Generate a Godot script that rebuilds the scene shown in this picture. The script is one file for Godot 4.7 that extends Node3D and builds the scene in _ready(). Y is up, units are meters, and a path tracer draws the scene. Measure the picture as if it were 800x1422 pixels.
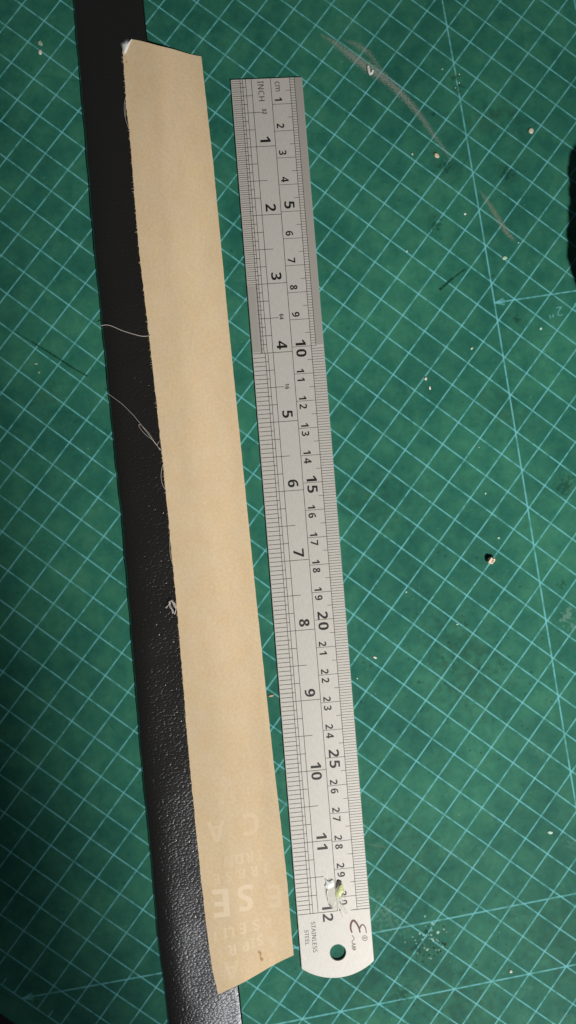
extends Node3D
# A steel rule, a tan strip and a black leather strap lying on a green cutting mat.
# Everything is laid out in centimetres (x right, z towards the viewer, y up); CM turns that into metres.
const CM := 0.01
const CELL := 0.99553          # the printed grid's cell
const GRID_TURN := 0.70717     # how the mat lies under the rule
const GRID_AT := Vector2(6.866, -1.713)
const MAT_U0 := -16.0
const MAT_V1 := 5.15
const MAT_SIZE := 44.0
const TEX := 2048
var rng := RandomNumberGenerator.new()
var regular: SystemFont
var bold: SystemFont
var glyphs := {}


func _ready() -> void:
	rng.seed = 7
	# ---------------------------------------------------------------- camera, light, exposure
	var cam := Camera3D.new()
	cam.name = "camera"
	cam.transform = Transform3D(Basis(Vector3(0.99558, 0.04896, 0.08018), Vector3(0.07912, 0.02331, -0.99659), Vector3(-0.05067, 0.99853, 0.01933)).orthonormalized(), Vector3(-2.006, 27.286, 16.530) * CM)
	cam.fov = 68.73
	cam.near = 0.01
	cam.far = 20.0
	add_child(cam)
	cam.current = true
	var env := Environment.new()
	env.background_mode = Environment.BG_COLOR
	env.background_color = Color(0.93, 0.96, 1.0)
	env.background_energy_multiplier = 0.04
	env.ambient_light_source = Environment.AMBIENT_SOURCE_BG
	env.tonemap_mode = Environment.TONE_MAPPER_LINEAR
	env.tonemap_exposure = 1.0
	env.sdfgi_enabled = true
	env.ssao_enabled = true
	env.ssil_enabled = true
	var we := WorldEnvironment.new()
	we.name = "surroundings"
	we.environment = env
	add_child(we)
	var lamp := SpotLight3D.new()
	lamp.name = "work_lamp"
	lamp.light_color = Color(1.0, 0.98, 0.955)
	lamp.light_energy = 1.22
	lamp.light_size = 0.02
	lamp.spot_range = 4.0
	lamp.spot_attenuation = 2.0
	lamp.spot_angle = 37.05
	lamp.spot_angle_attenuation = 0.16
	lamp.shadow_enabled = true
	add_child(lamp)
	lamp.look_at_from_position(Vector3(38, 77.6, 85) * CM, Vector3(55.1, 0, 27.6) * CM)
	# the lamp's second bulb throws a narrower, softer pool over the middle of the mat
	var core := lamp.duplicate()
	core.name = "work_lamp_core"
	core.light_energy = 0.44
	core.spot_angle = 7.3
	core.spot_angle_attenuation = 1.0
	add_child(core)
	core.look_at_from_position(Vector3(40, 77.6, 81) * CM, Vector3(4.1, 0, 14.6) * CM)
	# a ceiling light behind the photographer, which glints on the leather and the steel
	var ceiling := SpotLight3D.new()
	ceiling.name = "ceiling_light"
	ceiling.light_color = Color(0.97, 0.98, 1.0)
	ceiling.light_energy = 0.40
	ceiling.light_size = 0.055
	ceiling.spot_range = 6.0
	ceiling.spot_attenuation = 2.0
	ceiling.spot_angle = 5.2
	ceiling.spot_angle_attenuation = 0.9
	ceiling.shadow_enabled = true
	add_child(ceiling)
	ceiling.look_at_from_position(Vector3(2, 130, 124) * CM, Vector3(-1.0, 0, 36.5) * CM)

	regular = SystemFont.new()
	regular.font_names = PackedStringArray(["Droid Sans"])
	bold = SystemFont.new()
	bold.font_names = PackedStringArray(["Droid Sans"])
	bold.font_weight = 700

	build_table()
	build_mat()
	build_leather()
	build_strip()
	build_ruler()
	build_glue()
	build_black_tool()
	build_crumbs()


# -------------------------------------------------------------------- helpers
func tag(o: Node, label: String, category: String, group := "", kind := "") -> void:
	if label:
		o.set_meta("label", label)
	if category:
		o.set_meta("category", category)
	if group:
		o.set_meta("group", group)
	if kind:
		o.set_meta("kind", kind)


func thing(called: String, at: Vector3, label: String, category: String, group := "") -> Node3D:
	var o := Node3D.new()
	o.name = called
	o.position = at * CM
	add_child(o, true)
	tag(o, label, category, group)
	return o


func part(called: String, mesh: Mesh, m: Material, parent: Node) -> MeshInstance3D:
	var o := MeshInstance3D.new()
	o.name = called
	o.mesh = mesh
	if m:
		o.material_override = m
	parent.add_child(o, true)
	return o


func tool() -> SurfaceTool:
	var st := SurfaceTool.new()
	st.begin(Mesh.PRIMITIVE_TRIANGLES)
	st.set_smooth_group(0)
	return st


# a, b, c, d run anticlockwise seen from outside
func quad(st: SurfaceTool, a: Vector3, b: Vector3, c: Vector3, d: Vector3, ua := Vector2(), ub := Vector2(), uc := Vector2(), ud := Vector2()) -> void:
	var p := [a, c, b, a, d, c]
	var u := [ua, uc, ub, ua, ud, uc]
	for i in 6:
		st.set_uv(u[i])
		st.add_vertex(p[i] * CM)


func tri(st: SurfaceTool, a: Vector3, b: Vector3, c: Vector3, ua := Vector2(), ub := Vector2(), uc := Vector2()) -> void:
	st.set_uv(ua)
	st.add_vertex(a * CM)
	st.set_uv(uc)
	st.add_vertex(c * CM)
	st.set_uv(ub)
	st.add_vertex(b * CM)


func done(st: SurfaceTool, tangents := false) -> ArrayMesh:
	st.index()
	st.generate_normals()
	if tangents:
		st.generate_tangents()
	return st.commit()


# a rectangle of print lying on a flat face at height y
func mark(st: SurfaceTool, x0: float, z0: float, x1: float, z1: float, y: float) -> void:
	quad(st, Vector3(x0, y, z1), Vector3(x1, y, z1), Vector3(x1, y, z0), Vector3(x0, y, z0))


func stroke(st: SurfaceTool, pts: Array, widths: Array, y: float) -> void:
	for i in pts.size() - 1:
		var a: Vector2 = pts[i]
		var b: Vector2 = pts[i + 1]
		var n0: Vector2 = (b - (pts[i - 1] if i > 0 else a)).normalized().orthogonal() * widths[i] * 0.5
		var n1: Vector2 = ((pts[i + 2] if i + 2 < pts.size() else b) - a).normalized().orthogonal() * widths[i + 1] * 0.5
		quad(st, Vector3(a.x - n0.x, y, a.y - n0.y), Vector3(a.x + n0.x, y, a.y + n0.y), Vector3(b.x + n1.x, y, b.y + n1.y), Vector3(b.x - n1.x, y, b.y - n1.y))


func smooth_line(p, per := 6) -> Array:
	var out := []
	for i in p.size() - 1:
		for k in per:
			var t := float(k) / per
			out.append(p[i].cubic_interpolate(p[i + 1], p[max(i - 1, 0)], p[min(i + 2, p.size() - 1)], t))
	out.append(p[-1])
	return out


func tube(st: SurfaceTool, pts: Array, r: float, sides := 5, taper := false) -> void:
	var rings := []
	for i in pts.size():
		var d: Vector3 = (pts[min(i + 1, pts.size() - 1)] - pts[max(i - 1, 0)]).normalized()
		var side := d.cross(Vector3.UP).normalized()
		if side.length() < 0.5:
			side = Vector3.RIGHT
		var up := side.cross(d).normalized()
		var ring := []
		var q := r * (1.0 - 0.6 * float(i) / pts.size() if taper else 1.0)
		for k in sides:
			var a := TAU * k / sides
			ring.append(pts[i] + (side * cos(a) + up * sin(a)) * q)
		rings.append(ring)
	for i in pts.size() - 1:
		for k in sides:
			var l := (k + 1) % sides
			quad(st, rings[i][k], rings[i][l], rings[i + 1][l], rings[i + 1][k])


func flat_list(a: Array) -> PackedVector2Array:
	var out := PackedVector2Array()
	for i in range(0, a.size(), 2):
		out.append(Vector2(a[i], a[i + 1]))
	return out


# x on a polyline of (x, z) at a given z
func x_at(line: PackedVector2Array, z: float) -> float:
	for i in line.size() - 1:
		if z <= line[i + 1].y or i == line.size() - 2:
			return lerpf(line[i].x, line[i + 1].x, (z - line[i].y) / (line[i + 1].y - line[i].y))
	return line[-1].x


func point_at(line: PackedVector2Array, t: float) -> Vector2:
	var whole := 0.0
	for i in line.size() - 1:
		whole += line[i].distance_to(line[i + 1])
	var left := whole * t
	for i in line.size() - 1:
		var l := line[i].distance_to(line[i + 1])
		if left <= l or i == line.size() - 2:
			return line[i].lerp(line[i + 1], clampf(left / l, 0, 1))
		left -= l
	return line[-1]


func noise(kind: int, freq: float, s: int, octaves := 3) -> FastNoiseLite:
	var n := FastNoiseLite.new()
	n.noise_type = kind
	n.frequency = freq
	n.seed = s
	n.fractal_octaves = octaves
	if octaves == 1:
		n.fractal_type = FastNoiseLite.FRACTAL_NONE
	return n


func noise_tex(n: FastNoiseLite, size := 512, h := 0) -> NoiseTexture2D:
	var t := NoiseTexture2D.new()
	t.width = size
	t.height = h if h else size
	t.seamless = true
	t.noise = n
	return t


func plain(c: Color, rough := 0.6, metal := 0.0, spec := 0.5) -> StandardMaterial3D:
	var m := StandardMaterial3D.new()
	m.albedo_color = c
	m.roughness = rough
	m.metallic = metal
	m.metallic_specular = spec
	return m


# triangles of a string, cap height 1, centred on its own box
func lettering(text: String, font: Font) -> PackedVector2Array:
	var key := text + ("b" if font == bold else "r")
	if glyphs.has(key):
		return glyphs[key]
	var tm := TextMesh.new()
	tm.text = text
	tm.font = font
	tm.font_size = 64
	tm.pixel_size = 0.01
	tm.depth = 0.0
	tm.curve_step = 1.0
	var arr := tm.surface_get_arrays(0)
	var v: PackedVector3Array = arr[Mesh.ARRAY_VERTEX]
	var idx = arr[Mesh.ARRAY_INDEX]
	var out := PackedVector2Array()
	var n := arr[Mesh.ARRAY_NORMAL] as PackedVector3Array
	if idx == null or idx.size() == 0:
		idx = range(v.size())
	for i in range(0, idx.size(), 3):
		if n[idx[i]].z > 0.5:
			for k in 3:
				out.append(Vector2(v[idx[i + k]].x, v[idx[i + k]].y))
	var lo := Vector2(1e9, 1e9)
	var hi := -lo
	for p in out:
		lo = lo.min(p)
		hi = hi.max(p)
	for i in out.size():
		out[i] = (out[i] - (lo + hi) * 0.5) / (hi.y - lo.y)
	glyphs[key] = out
	return out


# letters that read towards +z with their tops towards +x, centred at (x, z), height h
func print_text(st: SurfaceTool, text: String, font: Font, x: float, z: float, h: float, y: float, stretch := 1.0) -> void:
	var g := lettering(text, font)
	for i in range(0, g.size(), 3):
		var q := []
		for k in 3:
			q.append(Vector3(x + g[i + k].y * h, y, z + g[i + k].x * h * stretch))
		if (q[1] - q[0]).cross(q[2] - q[0]).y > 0:
			tri(st, q[0], q[1], q[2])
		else:
			tri(st, q[0], q[2], q[1])


# -------------------------------------------------------------------- painting into a picture (bytes, RGB)
func dab(buf: PackedByteArray, w: int, h: int, x: int, y: int, c: Color, a: float) -> void:
	if x < 0 or y < 0 or x >= w or y >= h or a <= 0.0:
		return
	var i := (y * w + x) * 3
	buf[i] = int(lerpf(buf[i], c.r8, a))
	buf[i + 1] = int(lerpf(buf[i + 1], c.g8, a))
	buf[i + 2] = int(lerpf(buf[i + 2], c.b8, a))


func blot(buf: PackedByteArray, w: int, h: int, at: Vector2, r: Vector2, c: Color, a: float, n: FastNoiseLite = null, hard := 1.0, rough := 0.5) -> void:
	for y in range(int(at.y - r.y * 1.3), int(at.y + r.y * 1.3) + 2):
		for x in range(int(at.x - r.x * 1.3), int(at.x + r.x * 1.3) + 2):
			var d := Vector2((x + 0.5 - at.x) / r.x, (y + 0.5 - at.y) / r.y).length()
			var k := 1.0 - d
			if n:
				k += rough * n.get_noise_2d(x, y)
			k = clampf(k * hard, 0, 1)
			dab(buf, w, h, x, y, c, a * k)


func scribble(buf: PackedByteArray, w: int, h: int, a: Vector2, b: Vector2, width: float, c: Color, alpha: float, n: FastNoiseLite = null) -> void:
	var d := b - a
	var l := d.length()
	var dir := d / l
	var r := width * 0.5 + 1.0
	var steps := int(l)
	var major_x := absf(dir.x) > absf(dir.y)
	var span := int(ceil(r / maxf(absf(dir.x), absf(dir.y)))) + 1
	for i in steps + 1:
		var p := a + dir * i
		for k in range(-span, span + 1):
			var x := int(floor(p.x)) + (0 if major_x else k)
			var y := int(floor(p.y)) + (k if major_x else 0)
			if i > 0:
				var pp := a + dir * (i - 1)
				if (major_x and int(floor(pp.x)) == x) or (not major_x and int(floor(pp.y)) == y):
					continue
			var off := absf((Vector2(x + 0.5, y + 0.5) - a).dot(dir.orthogonal()))
			var cov := clampf(width * 0.5 + 0.5 - off, 0, 1)
			if cov > 0:
				var wear := 1.0
				if n:
					wear = clampf(0.92 + 0.55 * n.get_noise_2d(x * 1.0, y * 1.0), 0.3, 1)
				dab(buf, w, h, x, y, c, alpha * cov * wear)


func stamp(buf: PackedByteArray, w: int, h: int, text: String, font: Font, t: Transform2D, c: Color, a: float) -> void:
	var g := lettering(text, font)
	for i in range(0, g.size(), 3):
		var p: Vector2 = t * g[i]
		var q: Vector2 = t * g[i + 1]
		var r: Vector2 = t * g[i + 2]
		var area := (q - p).cross(r - p)
		if absf(area) < 1e-6:
			continue
		var lo := p.min(q).min(r)
		var hi := p.max(q).max(r)
		for y in range(int(lo.y) - 1, int(hi.y) + 2):
			for x in range(int(lo.x) - 1, int(hi.x) + 2):
				var hits := 0
				for s in 4:
					var o := Vector2(x + 0.25 + 0.5 * (s % 2), y + 0.25 + 0.5 * (s / 2))
					var e0 := (q - p).cross(o - p) / area
					var e1 := (r - q).cross(o - q) / area
					var e2 := (p - r).cross(o - r) / area
					if e0 >= 0 and e1 >= 0 and e2 >= 0:
						hits += 1
				dab(buf, w, h, x, y, c, a * hits / 4.0)


# -------------------------------------------------------------------- table and mat
func build_table() -> void:
	var st := tool()
	mark(st, -60, -45, 60, 75, 0)
	quad(st, Vector3(-60, -3, 75), Vector3(60, -3, 75), Vector3(60, 0, 75), Vector3(-60, 0, 75))
	quad(st, Vector3(60, -3, 75), Vector3(60, -3, -45), Vector3(60, 0, -45), Vector3(60, 0, 75))
	quad(st, Vector3(60, -3, -45), Vector3(-60, -3, -45), Vector3(-60, 0, -45), Vector3(60, 0, -45))
	quad(st, Vector3(-60, -3, -45), Vector3(-60, -3, 75), Vector3(-60, 0, 75), Vector3(-60, 0, -45))
	quad(st, Vector3(-60, -3, -45), Vector3(60, -3, -45), Vector3(60, -3, 75), Vector3(-60, -3, 75))
	var m := plain(Color(0.07, 0.06, 0.06), 0.6)
	var o := part("table_top", done(st), m, self)
	o.position.y = -0.32 * CM
	tag(o, "dark table top showing past the corner of the green mat", "table", "", "structure")


func grid_point(u: float, v: float) -> Vector2:
	var c := cos(GRID_TURN)
	var s := sin(GRID_TURN)
	var gu := u * CELL
	var gv := -v * CELL
	var p := Vector2(GRID_AT.x + c * gu - s * gv, GRID_AT.y + s * gu + c * gv)
	# the print of a cheap mat is a little uneven: up to a millimetre of stretch over its whole length
	var q := Vector2(clampf(p.x, -11.5, 12), clampf(p.y, -4.5, 36)) - GRID_AT
	var cu := (c * q.x + s * q.y) / CELL
	var cv := -(-s * q.x + c * q.y) / CELL
	var a := (cu - 3.0) / 20.0
	var b := (cv + 17.0) / 20.0
	p.x += -0.0233 + 0.0399 * a + 0.1163 * b + 0.0325 * a * a + 0.0285 * a * b - 0.0201 * b * b - 0.0488 * a * a * a - 0.0609 * a * a * b + 0.2039 * a * b * b - 0.0874 * b * b * b
	p.y += 0.0108 + 0.0713 * a - 0.053 * b - 0.0294 * a * a - 0.2373 * a * b - 0.0097 * b * b - 0.0628 * a * a * a + 0.3056 * a * a * b - 0.1136 * a * b * b + 0.1036 * b * b * b
	return p


func mat_px(u: float, v: float) -> Vector2:
	return Vector2(u - MAT_U0, MAT_V1 - v) * TEX / MAT_SIZE


func mat_picture() -> Image:
	var half := TEX / 2
	var low := noise(FastNoiseLite.TYPE_SIMPLEX, 0.006, 3, 3).get_image(half, half).get_data()
	var mid := noise(FastNoiseLite.TYPE_SIMPLEX, 0.035, 5, 3).get_image(half, half).get_data()
	var fine := noise(FastNoiseLite.TYPE_VALUE, 0.32, 9, 2).get_image(half, half).get_data()
	var buf := PackedByteArray()
	buf.resize(half * half * 3)
	for i in half * half:
		var l := (low[i] - 128) / 128.0
		var m := (mid[i] - 128) / 128.0
		var f := (fine[i] - 128) / 128.0
		var k := 1.0 + 0.10 * l + 0.09 * m + 0.05 * f
		buf[i * 3] = clampi(int((47 + 5 * m + 3 * l) * k), 0, 255)
		buf[i * 3 + 1] = clampi(int((109 - 1 * m) * k), 0, 255)
		buf[i * 3 + 2] = clampi(int((91 - 3 * m - 2 * l) * k), 0, 255)
	var im := Image.create_from_data(half, half, false, Image.FORMAT_RGB8, buf)
	im.resize(TEX, TEX, Image.INTERPOLATE_CUBIC)
	buf = im.get_data()
	var px := TEX / MAT_SIZE
	var wear := noise(FastNoiseLite.TYPE_SIMPLEX, 0.045, 21, 3)
	var rag := noise(FastNoiseLite.TYPE_SIMPLEX, 0.09, 31, 3)
	var chalk := noise(FastNoiseLite.TYPE_SIMPLEX, 0.26, 35, 2)
	# grime worked into the surface: soft brownish patches and small dark pits
	var grime := Color8(38, 66, 54)
	for b in [[10.1, -10.6, 1.2], [13.9, -18.7, 1.6], [15.2, -19.5, 1.8], [16.6, -26.1, 2.2], [23.2, -25.2, 2.0], [8.2, -16.3, 1.3], [3.1, -2.2, 0.9], [3.6, -1.4, 0.7], [8.5, -7.6, 0.35], [5.0, -3.3, 0.5], [3.8, -6.4, 0.45], [13.6, -11.6, 0.55], [-3.8, -20.2, 0.7], [8.4, -29.0, 1.2], [3.1, -4.4, 0.8], [20.0, -29.0, 2.0], [18.0, -31.0, 1.6], [22.0, -29.5, 1.5]]:
		blot(buf, TEX, TEX, mat_px(b[0], b[1]), Vector2(b[2], b[2] * 0.8) * px, grime, 0.2, wear, 1.2, 0.9)
	for i in 420:
		var c := Vector2(14.2, -19.0) if i % 3 else Vector2(20.5, -28.5)
		var p := c + Vector2(rng.randfn(), rng.randfn()) * (2.2 if i % 3 else 3.0)
		blot(buf, TEX, TEX, mat_px(p.x, p.y), Vector2.ONE * rng.randf_range(1.2, 3.2), Color8(26, 62, 52), rng.randf_range(0.12, 0.5), rag, 1.5)
	for i in 900:
		var p := Vector2(rng.randf_range(MAT_U0, MAT_U0 + MAT_SIZE), rng.randf_range(MAT_V1 - MAT_SIZE, MAT_V1))
		blot(buf, TEX, TEX, mat_px(p.x, p.y), Vector2.ONE * rng.randf_range(1.0, 3.6), Color8(28, 66, 56), rng.randf_range(0.1, 0.4), rag, 1.5)
	# hairline cuts left by knives
	for i in 150:
		var p := Vector2(rng.randf_range(MAT_U0, MAT_U0 + MAT_SIZE), rng.randf_range(MAT_V1 - MAT_SIZE, MAT_V1))
		var d := Vector2.from_angle(rng.randf_range(0, TAU)) * rng.randf_range(0.4, 3.0)
		var lit := rng.randf() < 0.45
		scribble(buf, TEX, TEX, mat_px(p.x, p.y), mat_px(p.x + d.x, p.y + d.y), 0.9, Color8(90, 140, 120) if lit else Color8(24, 66, 52), rng.randf_range(0.15, 0.45), wear)
	# the printed grid, its border, the long diagonal lines and their labels
	var ink := Color8(112, 188, 196)
	var w := 0.050 * px
	for k in range(-16, 29):
		scribble(buf, TEX, TEX, mat_px(k, -38), mat_px(k, MAT_V1), w, ink, 0.9, wear)
	for k in range(-38, 6):
		scribble(buf, TEX, TEX, mat_px(MAT_U0, k), mat_px(MAT_U0 + MAT_SIZE, k), w, ink, 0.9, wear)
	for k in range(-16, 28):
		scribble(buf, TEX, TEX, mat_px(k + 0.48, -38), mat_px(k + 0.48, -37.72), w, ink, 0.8, wear)
	scribble(buf, TEX, TEX, mat_px(-4.5, 4.42), mat_px(37, -37.08), w * 1.15, ink, 0.9, wear)
	scribble(buf, TEX, TEX, mat_px(8.33, -38), mat_px(28, -18.33), w * 1.1, ink, 0.85, wear)
	scribble(buf, TEX, TEX, mat_px(12, -38), mat_px(28, -22), w * 1.1, ink, 0.9, wear)
	scribble(buf, TEX, TEX, mat_px(7.50, -7.56), mat_px(14, -1.06), w * 1.1, ink, 0.9, wear)
	for a in [[7.50, -7.56], [8.36, -37.97]]:
		for s in [[0.34, 0.16], [0.16, 0.34], [0.30, 0.22], [0.22, 0.30]]:
			scribble(buf, TEX, TEX, mat_px(a[0], a[1]), mat_px(a[0] + s[0], a[1] + s[1]), w * 0.7, ink, 0.8)
	var read := Vector2(-1, 1).normalized()   # picture axes: u right, v up
	var up := Vector2(1, 1).normalized()
	stamp(buf, TEX, TEX, "2", regular, Transform2D(read * 0.34 * px, up * 0.34 * px, mat_px(9.66, -6.36)), ink, 0.85)
	for q in [[9.52, -6.62], [9.44, -6.70]]:
		scribble(buf, TEX, TEX, mat_px(q[0], q[1]), mat_px(q[0] + 0.09, q[1] - 0.07), w * 0.8, ink, 0.8)
	stamp(buf, TEX, TEX, "3", regular, Transform2D(read * 0.34 * px, up * 0.34 * px, mat_px(10.1, -5.83)), ink, 0.5)
	stamp(buf, TEX, TEX, "1", regular, Transform2D(read * 0.5 * px, up * 0.5 * px, mat_px(3.36, 3.74)), ink, 0.7)
	# knife marks one can see, dark
	var dark := Color8(16, 50, 38)
	var cut := flat_list([-5.97, -18.94, -5.23, -18.87, -4.33, -18.80, -3.55, -18.76, -2.93, -18.69])
	for i in cut.size() - 1:
		scribble(buf, TEX, TEX, mat_px(cut[i].x, cut[i].y), mat_px(cut[i + 1].x, cut[i + 1].y), [1.2, 2.2, 2.8, 2.0][i], dark, 0.8, rag)
	cut = flat_list([5.55, -8.39, 5.68, -7.78, 5.87, -7.17])
	for i in 2:
		scribble(buf, TEX, TEX, mat_px(cut[i].x, cut[i].y), mat_px(cut[i + 1].x, cut[i + 1].y), [4.5, 2.2][i], dark, 0.8, rag)
	scribble(buf, TEX, TEX, mat_px(16.9, -14.6), mat_px(17.3, -14.2), 2.0, dark, 0.5, rag)
	for d in [[8.53, -7.56, 0.12], [5.03, -3.26, 0.22], [13.64, -11.56, 0.28], [15.66, -14.6, 0.14], [1.5, -3.1, 0.08], [3.0, -4.5, 0.2], [1.3, -1.45, 0.16], [1.66, -1.75, 0.16], [20.9, -31.5, 0.3], [19.5, -30.2, 0.25], [18.9, -28.55, 0.2], [4.0, -6.5, 0.2]]:
		blot(buf, TEX, TEX, mat_px(d[0], d[1]), Vector2(d[2], d[2] * 1.3) * px, dark, 0.42, rag, 1.2, 1.2)
	# the long scraped smear of dried glue, a second short one, and scuffed places
	var dry := Color8(154, 150, 142)
	smear(buf, flat_list([-3.63, -3.19, -3.12, -3.13, -2.51, -3.16, -1.86, -3.16, -1.24, -3.13, -0.57, -3.13, 0.09, -3.22, 0.63, -3.33, 1.3, -3.52, 1.84, -3.73, 2.49, -3.93, 3.03, -4.15]), [0.10, 0.22, 0.32, 0.40, 0.42, 0.36, 0.32, 0.30, 0.24, 0.2, 0.16, 0.1], dry, 0.66, chalk)
	smear(buf, flat_list([-2.9, -2.86, -2.5, -2.72, -2.1, -2.66, -1.7, -2.70, -1.26, -2.86, -0.6, -2.98]), [0.06, 0.22, 0.28, 0.26, 0.18, 0.05], dry, 0.5, chalk)
	smear(buf, flat_list([4.6, -4.45, 5.2, -4.66, 5.66, -4.85, 6.16, -5.07, 6.70, -5.22]), [0.10, 0.2, 0.22, 0.26, 0.16], Color8(146, 142, 126), 0.75, chalk)
	smear(buf, flat_list([15.25, -26.5, 15.6, -26.32, 15.95, -26.2]), [0.05, 0.14, 0.08], Color8(128, 138, 120), 0.6, chalk)
	var scuff := Color8(118, 150, 136)
	blot(buf, TEX, TEX, mat_px(16.5, -15.42), Vector2(0.22, 0.36) * px, scuff, 0.6, rag, 1.6, 1.0)
	blot(buf, TEX, TEX, mat_px(16.95, -15.62), Vector2(0.18, 0.2) * px, scuff, 0.5, rag, 1.6, 1.0)
	blot(buf, TEX, TEX, mat_px(17.5, -28.2), Vector2(0.7, 0.6) * px, scuff, 0.38, rag, 1.0, 1.3)
	for i in 70:
		var p := Vector2(19.2, -28.15) + Vector2(rng.randfn() * 0.32, rng.randfn() * 0.34)
		blot(buf, TEX, TEX, mat_px(p.x, p.y), Vector2(rng.randf_range(1.2, 3.0), rng.randf_range(1.2, 2.4)), Color8(196, 212, 202) if i % 2 else dark, rng.randf_range(0.4, 0.95), rag, 2.0)
	for i in 26:
		var p := Vector2(rng.randf_range(11, 26), rng.randf_range(-34, -20))
		blot(buf, TEX, TEX, mat_px(p.x, p.y), Vector2(rng.randf_range(8, 26), rng.randf_range(5, 14)), scuff, rng.randf_range(0.08, 0.22), rag, 1.2, 1.3)
	# dust too fine to pick up
	for i in 900:
		var p := Vector2(rng.randf_range(MAT_U0, MAT_U0 + MAT_SIZE), rng.randf_range(MAT_V1 - MAT_SIZE, MAT_V1))
		blot(buf, TEX, TEX, mat_px(p.x, p.y), Vector2.ONE * rng.randf_range(0.8, 1.6), Color8(150, 180, 168), rng.randf_range(0.15, 0.6), null, 1.5)
	return Image.create_from_data(TEX, TEX, false, Image.FORMAT_RGB8, buf)


func smear(buf: PackedByteArray, line: PackedVector2Array, widths: Array, c: Color, a: float, n: FastNoiseLite) -> void:
	var px := TEX / MAT_SIZE
	for i in line.size() - 1:
		var p := mat_px(line[i].x, line[i].y)
		var q := mat_px(line[i + 1].x, line[i + 1].y)
		var steps := int(p.distance_to(q) / 1.5) + 1
		for k in steps:
			var t := float(k) / steps
			var r: float = lerpf(widths[i], widths[i + 1], t) * px * 0.6
			blot(buf, TEX, TEX, p.lerp(q, t), Vector2(r, r), c, a * 0.34, n, 0.8, 0.55)


func build_mat() -> void:
	var st := tool()
	var n := 88
	for j in n:
		for i in n:
			var q := []
			for o in [[0, 0], [1, 0], [1, 1], [0, 1]]:
				var u: float = MAT_U0 + MAT_SIZE * (i + o[0]) / n
				var v: float = MAT_V1 - MAT_SIZE * (j + o[1]) / n
				var g := grid_point(u, v)
				q.append([Vector3(g.x, 0, g.y), Vector2(float(i + o[0]) / n, float(j + o[1]) / n)])
			quad(st, q[3][0], q[2][0], q[1][0], q[0][0], q[3][1], q[2][1], q[1][1], q[0][1])
	var top := done(st, true)
	var m := plain(Color.WHITE, 0.6, 0.0, 0.2)
	m.albedo_texture = ImageTexture.create_from_image(mat_picture())
	m.heightmap_enabled = true
	m.heightmap_texture = noise_tex(noise(FastNoiseLite.TYPE_SIMPLEX, 0.25, 12, 2), 1024)
	m.heightmap_scale = 0.004
	var mat := thing("cutting_mat", Vector3.ZERO, "green self-healing cutting mat with a worn pale blue grid, under everything", "cutting mat")
	part("printed_face", top, m, mat)
	st = tool()
	var rim := []
	for i in n + 1:
		rim.append(grid_point(MAT_U0 + MAT_SIZE * i / n, MAT_V1 - MAT_SIZE))
	for j in n + 1:
		rim.append(grid_point(MAT_U0 + MAT_SIZE, MAT_V1 - MAT_SIZE + MAT_SIZE * j / n))
	for i in n + 1:
		rim.append(grid_point(MAT_U0 + MAT_SIZE - MAT_SIZE * i / n, MAT_V1))
	for j in n + 1:
		rim.append(grid_point(MAT_U0, MAT_V1 - MAT_SIZE * j / n))
	for i in rim.size():
		var a: Vector2 = rim[i]
		var b: Vector2 = rim[(i + 1) % rim.size()]
		if a.distance_to(b) > 1e-4:
			quad(st, Vector3(a.x, -0.3, a.y), Vector3(b.x, -0.3, b.y), Vector3(b.x, 0, b.y), Vector3(a.x, 0, a.y))
	part("cut_edge", done(st), plain(Color8(34, 78, 62), 0.7), mat)


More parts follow.
